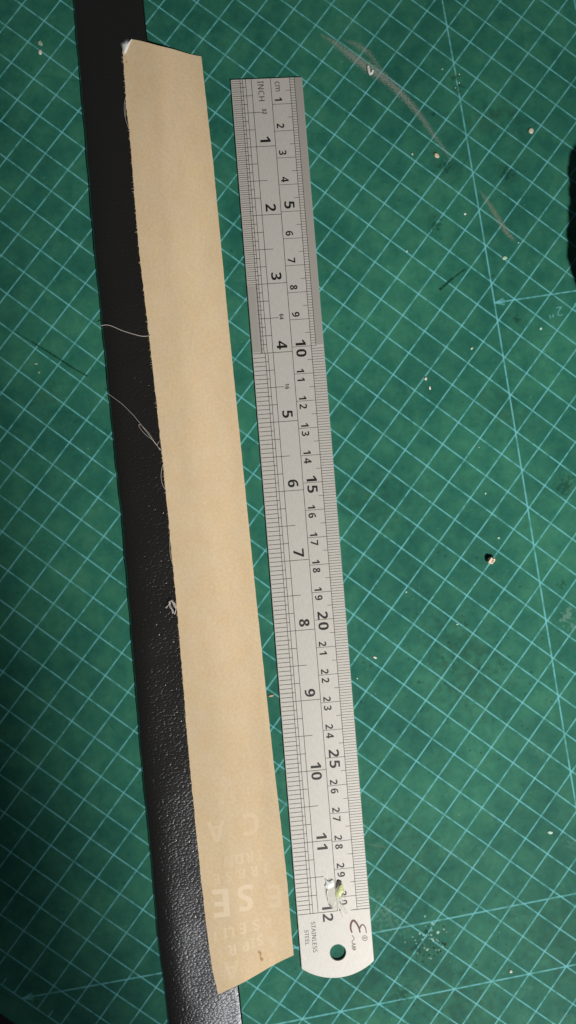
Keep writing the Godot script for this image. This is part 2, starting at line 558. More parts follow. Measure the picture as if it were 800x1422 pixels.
# -------------------------------------------------------------------- leather strap
func build_leather() -> void:
	var left := flat_list([-6.97, -8.0, -6.94, -3.21, -6.94, -1.21, -6.91, 0.78, -6.90, 3.69, -6.87, 6.20, -6.81, 8.60, -6.76, 11.32, -6.69, 13.94, -6.63, 15.60, -6.62, 18.48, -6.61, 20.81, -6.59, 24.28, -6.53, 27.11, -6.49, 30.53, -6.34, 33.67, -6.2, 38.0])
	var right := flat_list([-4.44, -8.0, -4.37, -2.16, -4.15, 10.0, -3.9, 23.0, -3.73, 32.79, -3.70, 34.09, -3.6, 38.0])
	var prof := [[0.0, 0.0], [0.0, 0.05], [0.012, 0.12], [0.035, 0.17], [0.07, 0.205], [0.12, 0.24], [0.18, 0.265], [0.25, 0.28], [0.35, 0.288], [0.5, 0.29], [0.65, 0.29], [0.8, 0.289], [0.93, 0.2885], [0.972, 0.288], [0.984, 0.285], [0.992, 0.255], [0.994, 0.17], [0.994, 0.05], [0.994, 0.0]]
	var wav := noise(FastNoiseLite.TYPE_SIMPLEX, 0.12, 44, 2)
	var st := tool()
	var raw := tool()
	var rows := 184
	var pts := []
	for r in rows + 1:
		var z := -8.0 + 46.0 * r / rows
		var a := x_at(left, z) + 0.02 * wav.get_noise_1d(z * 5)
		var b := x_at(right, z) + 0.015 * wav.get_noise_1d(z * 5 + 300)
		var row := []
		for p in prof:
			var h: float = p[1] * (1.0 + 0.07 * wav.get_noise_2d(p[0] * 9, z * 2.2))
			row.append(Vector3(lerpf(a, b, p[0]), h, z))
		pts.append(row)
	for r in rows:
		var run := 0.0
		for k in prof.size() - 1:
			var step: float = (pts[r][k + 1] - pts[r][k]).length()
			var u0 := run / 6.0
			var u1 := (run + step) / 6.0
			var v0: float = pts[r][0].z / 6.0
			var v1: float = pts[r + 1][0].z / 6.0
			quad(raw if prof[k][0] >= 0.984 else st, pts[r][k], pts[r + 1][k], pts[r + 1][k + 1], pts[r][k + 1], Vector2(u0, v0), Vector2(u0, v1), Vector2(u1, v1), Vector2(u1, v0))
			run += step
	var m := plain(Color8(28, 27, 25), 0.25, 0.0, 0.75)
	var cells := noise(FastNoiseLite.TYPE_CELLULAR, 0.062, 77, 1)
	cells.cellular_return_type = FastNoiseLite.RETURN_DISTANCE
	cells.cellular_jitter = 1.0
	cells.domain_warp_enabled = true
	cells.domain_warp_amplitude = 14.0
	cells.domain_warp_frequency = 0.03
	m.clearcoat_enabled = true
	m.clearcoat = 1.0
	m.clearcoat_roughness = 0.24
	m.heightmap_enabled = true
	# flat-topped pebbles parted by narrow creases
	var pebble := Gradient.new()
	pebble.offsets = PackedFloat32Array([0.0, 0.30, 0.55, 0.78, 1.0])
	pebble.colors = PackedColorArray([Color(1, 1, 1), Color(0.93, 0.93, 0.93), Color(0.68, 0.68, 0.68), Color(0.25, 0.25, 0.25), Color(0, 0, 0)])
	var grain := noise_tex(cells, 1024)
	grain.color_ramp = pebble
	m.heightmap_texture = grain
	m.heightmap_scale = 0.0115
	m.uv1_scale = Vector3(1.0, 1.3, 1)
	var o := thing("leather_strap", Vector3.ZERO, "long black grained leather strap lying along the left under the tan strip", "leather strap")
	part("grain_face", done(st, true), m, o)
	part("cut_edge", done(raw), plain(Color8(22, 20, 19), 0.85, 0.0, 0.2), o)


# -------------------------------------------------------------------- tan strip
var strip_left: PackedVector2Array
var strip_right: PackedVector2Array


func strip_height(x: float, z: float) -> float:
	var t := clampf(inverse_lerp(-8.0, 38.0, z), 0, 1)
	var w := x - lerpf(-5.3, -4.6, t)
	return 0.315 - 0.24 * smoothstep(0.9, 2.6, w)


func build_strip() -> void:
	strip_left = flat_list([-5.28, -1.42, -5.28, -0.84, -5.28, 0.22, -5.30, 0.72, -5.28, 1.46, -5.25, 1.75, -5.25, 2.97, -5.25, 4.94, -5.23, 6.46, -5.13, 8.87, -5.03, 11.87, -4.97, 14.09, -4.94, 15.51, -4.92, 16.68, -4.88, 18.74, -4.86, 21.19, -4.86, 23.62, -4.84, 24.90, -4.80, 27.19, -4.72, 30.12, -4.61, 31.98, -4.47, 32.83])
	strip_right = flat_list([-2.46, -0.93, -2.43, 0.01, -2.39, 1.33, -2.33, 3.15, -2.28, 6.35, -2.24, 9.00, -2.17, 12.31, -2.10, 15.73, -2.03, 18.87, -1.95, 21.88, -1.87, 25.00, -1.77, 27.59, -1.72, 29.28, -1.72, 30.69, -1.70, 31.89])
	var o := thing("tan_strip", Vector3.ZERO, "tan paper-faced strip with slanted ends, half on the black strap, half on the mat", "strip")
	var jag := noise(FastNoiseLite.TYPE_SIMPLEX, 0.9, 15, 3)
	var wav := noise(FastNoiseLite.TYPE_SIMPLEX, 0.05, 16, 2)
	var st := tool()
	var rows := 300
	var cols := 22
	var top := []
	for r in rows + 1:
		var t := float(r) / rows
		var a := point_at(strip_left, t)
		var b := point_at(strip_right, t)
		a.x += 0.016 * jag.get_noise_1d(a.y * 4.0) + 0.008 * jag.get_noise_1d(a.y * 17.0)
		b.x += 0.006 * jag.get_noise_1d(b.y * 2.0 + 90)
		if r == 0:
			pass
		var row := []
		for k in cols + 1:
			var s := float(k) / cols
			var p := a.lerp(b, s)
			# the upper end bulges a little where it was snipped by hand
			p.y -= (0.16 * smoothstep(0.0, 0.10, s) - 0.10 * smoothstep(0.16, 0.5, s) - 0.06 * smoothstep(0.6, 1.0, s)) * pow(maxf(0.0, 1.0 - t * 14.0), 1.5)
			var h: float = strip_height(p.x, p.y)
			row.append(Vector3(p.x, maxf(h, 0.07), p.y))
		top.append(row)
	var uv := func(p: Vector3) -> Vector2: return Vector2((p.x + 5.6) / 4.4, (p.z + 2.0) / 36.0)
	var down := Vector3(0, -0.05, 0)
	for r in rows:
		for k in cols:
			var q := [top[r][k], top[r + 1][k], top[r + 1][k + 1], top[r][k + 1]]
			quad(st, q[0], q[1], q[2], q[3], uv.call(q[0]), uv.call(q[1]), uv.call(q[2]), uv.call(q[3]))
			quad(st, q[3] + down, q[2] + down, q[1] + down, q[0] + down)
	var face := done(st, true)
	var m := plain(Color.WHITE, 0.72, 0.0, 0.3)
	m.albedo_texture = ImageTexture.create_from_image(strip_picture())
	m.heightmap_enabled = true
	m.heightmap_texture = noise_tex(noise(FastNoiseLite.TYPE_SIMPLEX, 0.3, 61, 2), 512, 2048)
	m.heightmap_scale = 0.0015
	part("paper_face", face, m, o)
	st = tool()
	for r in rows:
		quad(st, top[r][0] + down, top[r + 1][0] + down, top[r + 1][0], top[r][0])
		quad(st, top[r + 1][cols] + down, top[r][cols] + down, top[r][cols], top[r + 1][cols])
	for k in cols:
		quad(st, top[0][k + 1] + down, top[0][k] + down, top[0][k], top[0][k + 1])
		quad(st, top[rows][k] + down, top[rows][k + 1] + down, top[rows][k + 1], top[rows][k])
	part("cut_edge", done(st), plain(Color8(214, 200, 170), 0.85), o)
	# white core where the tan face has torn off the upper left corner
	var white := plain(Color8(232, 232, 230), 0.8)
	st = tool()
	var torn := [[-5.31, -1.43], [-5.23, -1.44], [-5.17, -1.53], [-5.08, -1.55], [-4.95, -1.50], [-4.90, -1.52], [-4.99, -1.38], [-5.07, -1.20], [-5.15, -1.06], [-5.23, -0.98], [-5.27, -1.12], [-5.29, -1.28]]
	var mid := Vector3(-5.13, 0.34, -1.28)
	for i in torn.size():
		var a := Vector3(torn[i][0], 0.335, torn[i][1])
		var j := (i + 1) % torn.size()
		var b := Vector3(torn[j][0], 0.335, torn[j][1])
		tri(st, mid, b, a)
		quad(st, b - Vector3(0, 0.06, 0), a - Vector3(0, 0.06, 0), a, b)
	part("torn_corner", done(st), white, o).set_meta("label", "white torn corner")
	# loose threads along the frayed left edge
	var pale := plain(Color8(190, 184, 176), 0.8)
	var runs := [
		[[-6.82, 0.24, 8.80], [-6.6, 0.31, 8.80], [-6.39, 0.335, 8.87], [-6.05, 0.34, 9.05], [-5.67, 0.34, 9.20], [-5.35, 0.34, 9.30], [-5.06, 0.335, 9.30]],
		[[-6.76, 0.24, 11.24], [-6.29, 0.33, 11.65], [-5.98, 0.36, 12.0], [-5.78, 0.36, 12.26], [-5.41, 0.36, 12.83], [-5.11, 0.35, 13.30], [-4.96, 0.345, 13.44]],
		[[-5.04, 0.345, 13.43], [-5.22, 0.36, 13.11], [-5.49, 0.38, 12.86], [-5.68, 0.38, 12.60], [-5.71, 0.38, 12.48], [-5.61, 0.38, 12.52], [-5.36, 0.37, 12.84], [-5.18, 0.36, 13.19], [-5.02, 0.345, 13.42]],
		[[-5.02, 0.35, 13.1], [-5.08, 0.36, 13.18], [-5.12, 0.36, 13.26], [-5.05, 0.36, 13.4], [-4.95, 0.34, 13.48]],
		[[-4.95, 0.34, 13.92], [-5.03, 0.35, 14.13], [-5.07, 0.35, 14.41], [-5.04, 0.35, 14.68], [-4.92, 0.34, 14.92]],
		[[-5.26, 0.34, 0.5], [-5.36, 0.34, 0.9], [-5.37, 0.34, 1.25], [-5.31, 0.34, 1.6], [-5.22, 0.34, 1.85]],
		[[-5.28, 0.34, 0.7], [-5.33, 0.35, 1.1], [-5.35, 0.35, 1.4], [-5.27, 0.34, 1.75]],
		[[-4.90, 0.33, 16.3], [-4.95, 0.34, 16.9], [-4.95, 0.34, 17.3], [-4.86, 0.33, 17.7]],
	]
	var thick := [0.012, 0.0075, 0.007, 0.007, 0.009, 0.008, 0.007, 0.008]
	for i in runs.size():
		var p := []
		for q in runs[i]:
			p.append(Vector3(q[0], q[1], q[2]))
		st = tool()
		tube(st, smooth_line(p), thick[i])
		part("loose_thread", done(st), pale, o)
	st = tool()
	for q in [[[-5.24, 0.36, 19.07], [-5.14, 0.38, 18.98], [-5.07, 0.4, 18.86], [-5.03, 0.39, 18.84]], [[-5.10, 0.37, 18.90], [-5.10, 0.39, 19.02], [-5.05, 0.38, 19.15], [-5.01, 0.36, 19.3]], [[-5.04, 0.37, 18.82], [-4.93, 0.38, 18.98], [-4.91, 0.37, 19.17], [-4.98, 0.35, 19.30]], [[-5.02, 0.36, 18.86], [-4.95, 0.37, 19.05], [-4.87, 0.35, 19.1]]]:
		var p := []
		for v in q:
			p.append(Vector3(v[0], v[1], v[2]))
		for w in 4:
			var fuzz := p.map(func(v): return v + Vector3(rng.randfn(), rng.randf(), rng.randfn()) * 0.022)
			tube(st, smooth_line(fuzz), 0.0065)
	part("thread_tuft", done(st), plain(Color8(216, 206, 200), 0.7), o)
	# short fibres all along the torn edge
	st = tool()
	for i in 420:
		var t := rng.randf()
		var a := point_at(strip_left, t)
		var l := rng.randf_range(0.02, 0.075) * (1.6 if rng.randf() < 0.12 else 1.0)
		var d := Vector3(-1, rng.randf_range(-0.3, 0.3), rng.randf_range(-0.9, 0.9)).normalized() * l
		var s := Vector3(a.x + 0.015, strip_height(a.x, a.y) - 0.01, a.y)
		tube(st, [s, s + d * 0.6, s + d + Vector3(0, -0.01, 0.01)], 0.007, 4, true)
	tag(part("edge_fibres", done(st), plain(Color8(205, 184, 150), 0.8), o), "", "", "", "stuff")


func strip_picture() -> Image:
	var w := 256
	var h := 2048
	var mott := noise(FastNoiseLite.TYPE_SIMPLEX, 0.014, 71, 3)
	var fine := noise(FastNoiseLite.TYPE_SIMPLEX, 0.11, 72, 2)
	var weave := noise(FastNoiseLite.TYPE_SIMPLEX, 0.05, 73, 2)
	var buf := PackedByteArray()
	buf.resize(w * h * 3)
	for y in h:
		for x in w:
			var k := 1.0 + 0.016 * mott.get_noise_2d(x * 1.2, y * 0.4) + 0.026 * fine.get_noise_2d(x, y) + 0.016 * weave.get_noise_2d(x * 9.0, y * 0.6)
			var b := 0.03 * mott.get_noise_2d(x + 900, y)
			var i := (y * w + x) * 3
			buf[i] = clampi(int(216 * k), 0, 255)
			buf[i + 1] = clampi(int(194 * k * (1.0 - 0.3 * b)), 0, 255)
			buf[i + 2] = clampi(int(159 * k * (1.0 - b)), 0, 255)
	# faint print of the backing paper, seen upside down
	var ink := Color8(234, 216, 188)
	var sx := w / 4.4
	var sz := h / 36.0
	var letters := [["A", -4.10, 27.12, 0.72, 0.42], ["C", -2.87, 27.05, 0.80, 0.42], ["E", -4.12, 29.66, 0.98, 0.72], ["S", -3.25, 29.60, 0.92, 0.72], ["E", -2.22, 29.72, 0.8, 0.3], ["A", -3.93, 32.05, 0.62, 0.4],
		["R", -3.00, 28.2, 0.36, 0.45], ["D", -3.36, 28.2, 0.36, 0.4], ["N", -3.75, 28.25, 0.36, 0.32], ["E", -4.15, 28.25, 0.36, 0.2], ["I", -2.62, 28.2, 0.36, 0.3],
		["R", -2.88, 28.72, 0.36, 0.45], ["B", -3.32, 28.72, 0.36, 0.45], ["S", -3.78, 28.75, 0.36, 0.36], ["E", -4.2, 28.8, 0.36, 0.42], ["I", -2.45, 28.72, 0.36, 0.3],
		["S", -2.95, 30.62, 0.38, 0.55], ["E", -3.42, 30.64, 0.38, 0.55], ["L", -3.84, 30.72, 0.36, 0.5], ["I", -4.05, 30.72, 0.36, 0.5], ["R", -2.55, 30.62, 0.36, 0.3], ["I", -4.42, 30.8, 0.3, 0.4],
		["S", -2.85, 31.18, 0.36, 0.5], ["P", -3.38, 31.28, 0.36, 0.55], ["R", -3.86, 31.34, 0.38, 0.6], ["I", -3.12, 31.22, 0.36, 0.35], ["A", -2.4, 31.3, 0.36, 0.25],
		["S", -3.4, 26.0, 0.4, 0.2], ["E", -3.85, 26.0, 0.4, 0.2], ["R", -2.95, 25.95, 0.4, 0.22], ["N", -3.6, 25.4, 0.4, 0.16], ["D", -3.1, 25.35, 0.4, 0.16]]
	for l in letters:
		var at := Vector2((l[1] + 5.6) * sx, (l[2] + 2.0) * sz)
		stamp(buf, w, h, l[0], bold, Transform2D(Vector2(-l[3] * sx, 0), Vector2(0, l[3] * sz), at), ink, l[4])
	# a small brown scuff near the lower end
	for p in [[-2.88, 31.70, 0.03, 0.09], [-2.84, 31.84, 0.03, 0.05], [-2.93, 31.58, 0.02, 0.05]]:
		blot(buf, w, h, Vector2((p[0] + 5.6) * sx, (p[1] + 2.0) * sz), Vector2(p[2] * sx, p[3] * sz) * 1.6, Color8(150, 112, 76), 0.7, fine, 1.6, 0.6)
	blot(buf, w, h, Vector2(0.43 * sx, 1.3 * sz), Vector2(0.05 * sx, 0.06 * sz), Color8(150, 110, 90), 0.5, null, 1.2)
	return Image.create_from_data(w, h, false, Image.FORMAT_RGB8, buf)


# -------------------------------------------------------------------- steel rule
const RL := -1.457   # left edge
const RR := 1.177    # right edge
const TH := 0.085    # thickness


func build_ruler() -> void:
	var o := thing("steel_ruler", Vector3.ZERO, "long satin stainless steel ruler with inch and centimetre scales and a hang hole", "ruler")
	# outline, anticlockwise seen from above (x right, z down the picture)
	var edge := PackedVector2Array()
	edge.append(Vector2(RL + 0.02, -0.003))
	edge.append(Vector2(RL, 0.017))
	edge.append(Vector2(RL, 32.30))
	var c := Vector2(-0.14, 30.75)
	for i in 41:
		var a := lerpf(PI - 0.895, 0.895, i / 40.0)
		var p := c + Vector2(cos(a) * 2.11, sin(a) * 2.11)
		p.x = clampf(p.x, RL + 0.003, RR - 0.003)
		edge.append(p)
	edge.append(Vector2(RR, 32.33))
	edge.append(Vector2(RR, 0.045))
	edge.append(Vector2(RR - 0.02, 0.025))
	var hole := PackedVector2Array()
	var hc := Vector2(-0.105, 31.96)
	for i in 40:
		var a := TAU * i / 40.0
		hole.append(hc + Vector2(cos(a), sin(a)) * 0.285)
	var st := tool()
	# top face as two halves that meet along the middle of the hole
	var key := PackedVector2Array()
	var inner := inset(edge, 0.014)
	var rim := PackedVector2Array()
	for p in hole:
		rim.append(hc + (p - hc) * 1.05)
	var holes_rev := rim.duplicate()
	key = inner.duplicate()
	var best := 0
	var near := 0
	for i in inner.size():
		if inner[i].distance_to(hc) < inner[best].distance_to(hc):
			best = i
	for i in rim.size():
		if rim[i].distance_to(inner[best]) < rim[near].distance_to(inner[best]):
			near = i
	key = PackedVector2Array()
	for i in best + 1:
		key.append(inner[i])
	var ccw := 1 if Geometry2D.is_polygon_clockwise(inner) == Geometry2D.is_polygon_clockwise(rim) else -1
	for i in rim.size() + 1:
		key.append(rim[posmod(near - ccw * i, rim.size())])
	for i in range(best, inner.size()):
		key.append(inner[i])
	var ids := Geometry2D.triangulate_polygon(key)
	for i in range(0, ids.size(), 3):
		var q := []
		for k in 3:
			q.append(Vector3(key[ids[i + k]].x, TH, key[ids[i + k]].y))
		if (q[1] - q[0]).cross(q[2] - q[0]).y < 0:
			q = [q[0], q[2], q[1]]
		tri(st, q[0], q[1], q[2], Vector2(q[0].x, q[0].z) / 4.0, Vector2(q[1].x, q[1].z) / 4.0, Vector2(q[2].x, q[2].z) / 4.0)
	var flat := done(st, true)
	st = tool()
	st.set_smooth_group(-1)
	for i in edge.size():
		var j := (i + 1) % edge.size()
		skirt(st, edge[i], edge[j], inner[i], inner[j])
	for i in hole.size():
		var j := (i + 1) % hole.size()
		skirt(st, hole[j], hole[i], rim[j], rim[i])
	var side := done(st)
	var m := plain(Color8(203, 201, 195), 0.5, 0.2, 0.35)
	var grain := noise(FastNoiseLite.TYPE_SIMPLEX, 0.05, 91, 4)
	m.heightmap_enabled = true
	m.heightmap_texture = noise_tex(noise(FastNoiseLite.TYPE_SIMPLEX, 0.22, 93, 3), 512)
	m.heightmap_scale = 0.0012
	var ramp := Gradient.new()
	ramp.set_color(0, Color(0.93, 0.93, 0.93))
	ramp.set_color(1, Color(1, 1, 1))
	var gt := noise_tex(grain, 512)
	gt.color_ramp = ramp
	m.albedo_texture = gt
	m.uv1_scale = Vector3(4, 0.45, 1)
	part("blade_face", flat, m, o)
	part("blade_edge", side, plain(Color8(214, 211, 204), 0.34, 0.5), o)
	build_scales(o)


func inset(p: PackedVector2Array, d: float) -> PackedVector2Array:
	var a := Geometry2D.offset_polygon(p, -d, Geometry2D.JOIN_MITER)
	var out := PackedVector2Array()
	# keep one point for each outline point: move each along its own corner
	for i in p.size():
		var e0 := (p[i] - p[posmod(i - 1, p.size())]).normalized()
		var e1 := (p[(i + 1) % p.size()] - p[i]).normalized()
		var n := (e0.orthogonal() + e1.orthogonal()).normalized()
		var q := p[i] + n * d
		if not Geometry2D.is_point_in_polygon(q, p):
			q = p[i] - n * d
		out.append(q)
	return out if a.size() else p


func skirt(st: SurfaceTool, a: Vector2, b: Vector2, ia: Vector2, ib: Vector2) -> void:
	quad(st, Vector3(a.x, 0.002, a.y), Vector3(b.x, 0.002, b.y), Vector3(b.x, TH - 0.014, b.y), Vector3(a.x, TH - 0.014, a.y))
	quad(st, Vector3(a.x, TH - 0.014, a.y), Vector3(b.x, TH - 0.014, b.y), Vector3(ib.x, TH, ib.y), Vector3(ia.x, TH, ia.y))


func build_scales(o: Node3D) -> void:
	var y := TH + 0.0025
	var inch := 2.54
	var ink := plain(Color8(66, 62, 57), 0.55)
	var soft := plain(Color8(166, 164, 157), 0.5, 0.15)
	var black := plain(Color8(24, 22, 21), 0.5)
	# inch side
	var st := tool()
	var faint := tool()
	var hair := tool()
	var t := 0.020
	for l in [[0.345, 0, 4], [0.43, 0, 4], [0.545, 0, 4], [0.756, 0, 12], [0.467, 4, 12], [0.570, 4, 12], [1.463, 0, 12]]:
		mark(st, RL + l[0] - t * 0.5, l[1] * inch + 0.01, RL + l[0] + t * 0.5, l[2] * inch, y)
	for i in range(1, 12 * 16 + 1):
		var z := i / 16.0 * inch
		var a := RL + 0.03
		var early := i <= 64
		var e := 0.467 if not early else 0.43
		if i % 2 == 0:
			e = 0.570 if not early else 0.545
		if i % 4 == 0:
			e = 0.756
		if i % 8 == 0:
			e = 1.06
		if i % 16 == 0:
			e = 1.463
		if i > 48 and i < 64:
			mark(st, RL + 0.30, z - t * 0.5, RL + e, z + t * 0.5, y)
		else:
			mark(st, a, z - t * 0.5, RL + e, z + t * 0.5, y)
	for i in range(1, 96, 2):
		mark(hair, RL + 0.03, i / 32.0 * inch - 0.008, RL + 0.345, i / 32.0 * inch + 0.008, y)
	for i in range(193, 256):
		if i % 4:
			mark(st, RL + 0.30, i / 64.0 * inch - 0.007, RL + 0.38, i / 64.0 * inch + 0.007, y)
	mark(faint, RL + 0.014, 3.02 * inch, RL + 0.285, 3.98 * inch, y)
	part("inch_scale", done(st), ink, o)
	part("thirty_second_ticks", done(hair), plain(Color8(98, 94, 88), 0.5, 0.1), o)
	# centimetre side
	st = tool()
	mark(st, RL + 2.17 - t * 0.5, 0.04, RL + 2.17 + t * 0.5, 30.5, y)
	mark(st, RL + 2.345 - t * 0.5, 0.04, RL + 2.345 + t * 0.5, 10.0, y)
	for i in range(1, 306):
		var z := i / 10.0
		var a := 2.17
		var b := 2.345 if i <= 100 else 2.62
		if i % 5 == 0:
			a = 1.99
		if i % 10 == 0:
			a = 1.463
		mark(st, RL + a, z - 0.008, RL + b, z + 0.008, y)
	mark(st, RL + 1.93, 30.5, RL + 2.62, 30.516, y)
	part("centimetre_scale", done(st), ink, o)
	# the 1/64 inch and half millimetre graduations are so fine that they read as dull etched bands
	part("fine_graduations", done(faint), soft, o)
	faint = tool()
	mark(faint, RL + 2.362, 0.04, RR - 0.014, 9.97, y)
	part("fine_graduations", done(faint), soft, o)
	# numerals
	st = tool()
	for n in range(1, 13):
		var s := str(n)
		if s.length() == 1:
			print_text(st, s, bold, RL + 1.10, n * inch - 0.26, 0.38, y, 1.12)
		else:
			print_text(st, s[0], bold, RL + 1.10, n * inch - 0.19, 0.38, y, 1.12)
			print_text(st, s[1], bold, RL + 1.10, n * inch + 0.20, 0.38, y, 1.12)
	for n in range(1, 31):
		var s := str(n)
		var big := n % 5 == 0 and n < 30
		var f := bold
		var h := 0.375 if big else 0.275
		var x := RL + (1.79 if big else 1.70)
		if s.length() == 1:
			print_text(st, s, f, x, n - (0.24 if big else 0.19), h, y, 1.14 if big else 0.98)
		else:
			var d0 := 0.15 if big else 0.12
			var d1 := 0.24 if big else 0.20
			print_text(st, s[0], f, x, n - d0, h, y, 1.14 if big else 0.98)
			print_text(st, s[1], f, x, n + d1, h, y, 1.14 if big else 0.98)
	part("numerals", done(st), black, o)
	# lettering
	var grey := plain(Color8(52, 50, 47), 0.5, 0.1)
	for w in [["INCH", RL + 1.09, 0.48, 0.215, 1.12, "unit_word"], ["cm", RL + 1.70, 0.34, 0.17, 1.0, "unit_word"], ["32", RL + 1.15, 1.24, 0.15, 1.0, "division_number"], ["64", RL + 1.17, 8.86, 0.15, 1.0, "division_number"], ["16", RL + 1.17, 11.42, 0.15, 1.0, "division_number"], ["STAINLESS", -0.915, 31.32, 0.155, 1.08, "steel_lettering"], ["STEEL", -1.174, 31.31, 0.145, 1.06, "steel_lettering"]]:
		st = tool()
		print_text(st, w[0], bold if w[3] == 0.15 else regular, w[1], w[2], w[3], y, w[4])
		part(w[5], done(st), grey, o)
	# maker's mark: a dark red script letter, a small ring and a scrawl
	st = tool()
	var s := flat_list([0.465, 31.314, 0.435, 31.236, 0.424, 31.129, 0.443, 31.007, 0.492, 30.914, 0.558, 30.886, 0.624, 30.955, 0.687, 31.068, 0.73, 31.197, 0.751, 31.341])
	stroke(st, smooth_line(s), range(55).map(func(i): return lerpf(0.05, 0.078, sin(PI * i / 54.0))), y)
	s = flat_list([0.737, 31.224, 0.771, 31.139, 0.821, 31.082, 0.876, 31.07, 0.934, 31.13, 0.97, 31.24, 0.971, 31.382])
	stroke(st, smooth_line(s), range(37).map(func(i): return lerpf(0.055, 0.032, i / 36.0)), y + 0.001)
	part("red_script_mark", done(st), plain(Color8(94, 42, 40), 0.5), o)
	st = tool()
	var ring := []
	for i in 21:
		ring.append(Vector2(0.905, 31.555) + Vector2(cos(TAU * i / 20.0), sin(TAU * i / 20.0)) * 0.09)
	stroke(st, ring, range(21).map(func(_i): return 0.026), y)
	print_text(st, "R", bold, 0.905, 31.555, 0.10, y)
	part("registered_mark", done(st), plain(Color8(120, 112, 106), 0.5, 0.2), o)
	st = tool()
	var l := smooth_line(flat_list([0.446, 31.406, 0.492, 31.464, 0.518, 31.537, 0.462, 31.602, 0.431, 31.661, 0.472, 31.709, 0.551, 31.727, 0.45, 31.751, 0.428, 31.802, 0.551, 31.833, 0.46, 31.85, 0.438, 31.9, 0.546, 31.903, 0.471, 31.939]), 4)
	stroke(st, l, range(l.size()).map(func(_v): return 0.034), y)
	part("grey_scrawl_mark", done(st), plain(Color8(120, 112, 106), 0.5, 0.2), o)


# -------------------------------------------------------------------- dried glue on the rule
func lump(outline: Array, height: float, base: float, seed_: int, rough := 0.25) -> ArrayMesh:
	var n := noise(FastNoiseLite.TYPE_SIMPLEX, 3.0, seed_, 2)
	var mid := Vector2()
	for p in outline:
		mid += Vector2(p[0], p[1]) / outline.size()
	var line := []
	for p in outline:
		line.append(Vector2(p[0], p[1]))
	line.append(line[0])
	line = smooth_line(line, 4)
	var st := tool()
	var rings := 6
	var grid := []
	for r in rings + 1:
		var k := 1.0 - pow(float(r) / rings, 1.4)
		var ring := []
		for p in line:
			var q: Vector2 = mid.lerp(p, k)
			var h := sqrt(maxf(0.0, 1.0 - k * k)) * height * (1.0 + rough * n.get_noise_2d(q.x * 4, q.y * 4))
			ring.append(Vector3(q.x, base + h, q.y))
		grid.append(ring)
	for r in rings:
		for i in line.size() - 1:
			quad(st, grid[r][i + 1], grid[r][i], grid[r + 1][i], grid[r + 1][i + 1])
	return done(st)


func build_glue() -> void:
	var o := thing("glue_blob", Vector3.ZERO, "dried glue blob with white and yellow-green flecks on the ruler by the 30", "glue")
	var y := TH + 0.0045
	var m := plain(Color(0.90, 0.91, 0.86, 0.34), 0.30)
	m.transparency = BaseMaterial3D.TRANSPARENCY_ALPHA
	part("glue_film", lump([[-0.36, 29.42], [-0.20, 29.30], [0.02, 29.38], [0.14, 29.58], [0.22, 29.86], [0.34, 30.06], [0.20, 30.22], [0.30, 30.44], [0.38, 30.62], [0.26, 30.60], [0.12, 30.40], [-0.08, 30.44], [-0.22, 30.36], [-0.34, 30.12], [-0.40, 29.74]], 0.045, y, 5, 0.35), m, o)
	part("white_fleck", lump([[-0.40, 29.55], [-0.34, 29.42], [-0.36, 29.28], [-0.27, 29.36], [-0.17, 29.37], [-0.09, 29.33], [-0.03, 29.46], [-0.06, 29.60], [-0.18, 29.66], [-0.30, 29.66]], 0.045, y + 0.012, 7, 0.25), plain(Color8(236, 238, 236), 0.3), o)
	part("yellow_fleck", lump([[0.14, 29.56], [0.24, 29.52], [0.28, 29.68], [0.30, 29.80], [0.20, 29.90], [0.12, 30.02], [0.00, 30.00], [-0.03, 29.86], [0.04, 29.72]], 0.055, y + 0.012, 8, 0.25), plain(Color8(204, 212, 150), 0.4), o)
	part("dark_fleck", lump([[-0.04, 29.66], [0.01, 29.52], [0.09, 29.38], [0.18, 29.40], [0.24, 29.46], [0.13, 29.53], [0.06, 29.66], [0.0, 29.76]], 0.03, y + 0.012, 9, 0.3), plain(Color8(58, 58, 48), 0.6), o)
	var st := tool()
	for q in [[[-0.30, 29.68], [-0.33, 29.82], [-0.30, 29.98], [-0.31, 30.1]], [[0.10, 30.02], [0.16, 30.14], [0.14, 30.22]], [[0.10, 30.46], [0.15, 30.62], [0.19, 30.74]]]:
		var p := []
		for v in q:
			p.append(Vector3(v[0], y + 0.035, v[1]))
		tube(st, smooth_line(p), 0.022, 6, true)
	part("white_ridge", done(st), plain(Color8(226, 226, 220), 0.35), o)


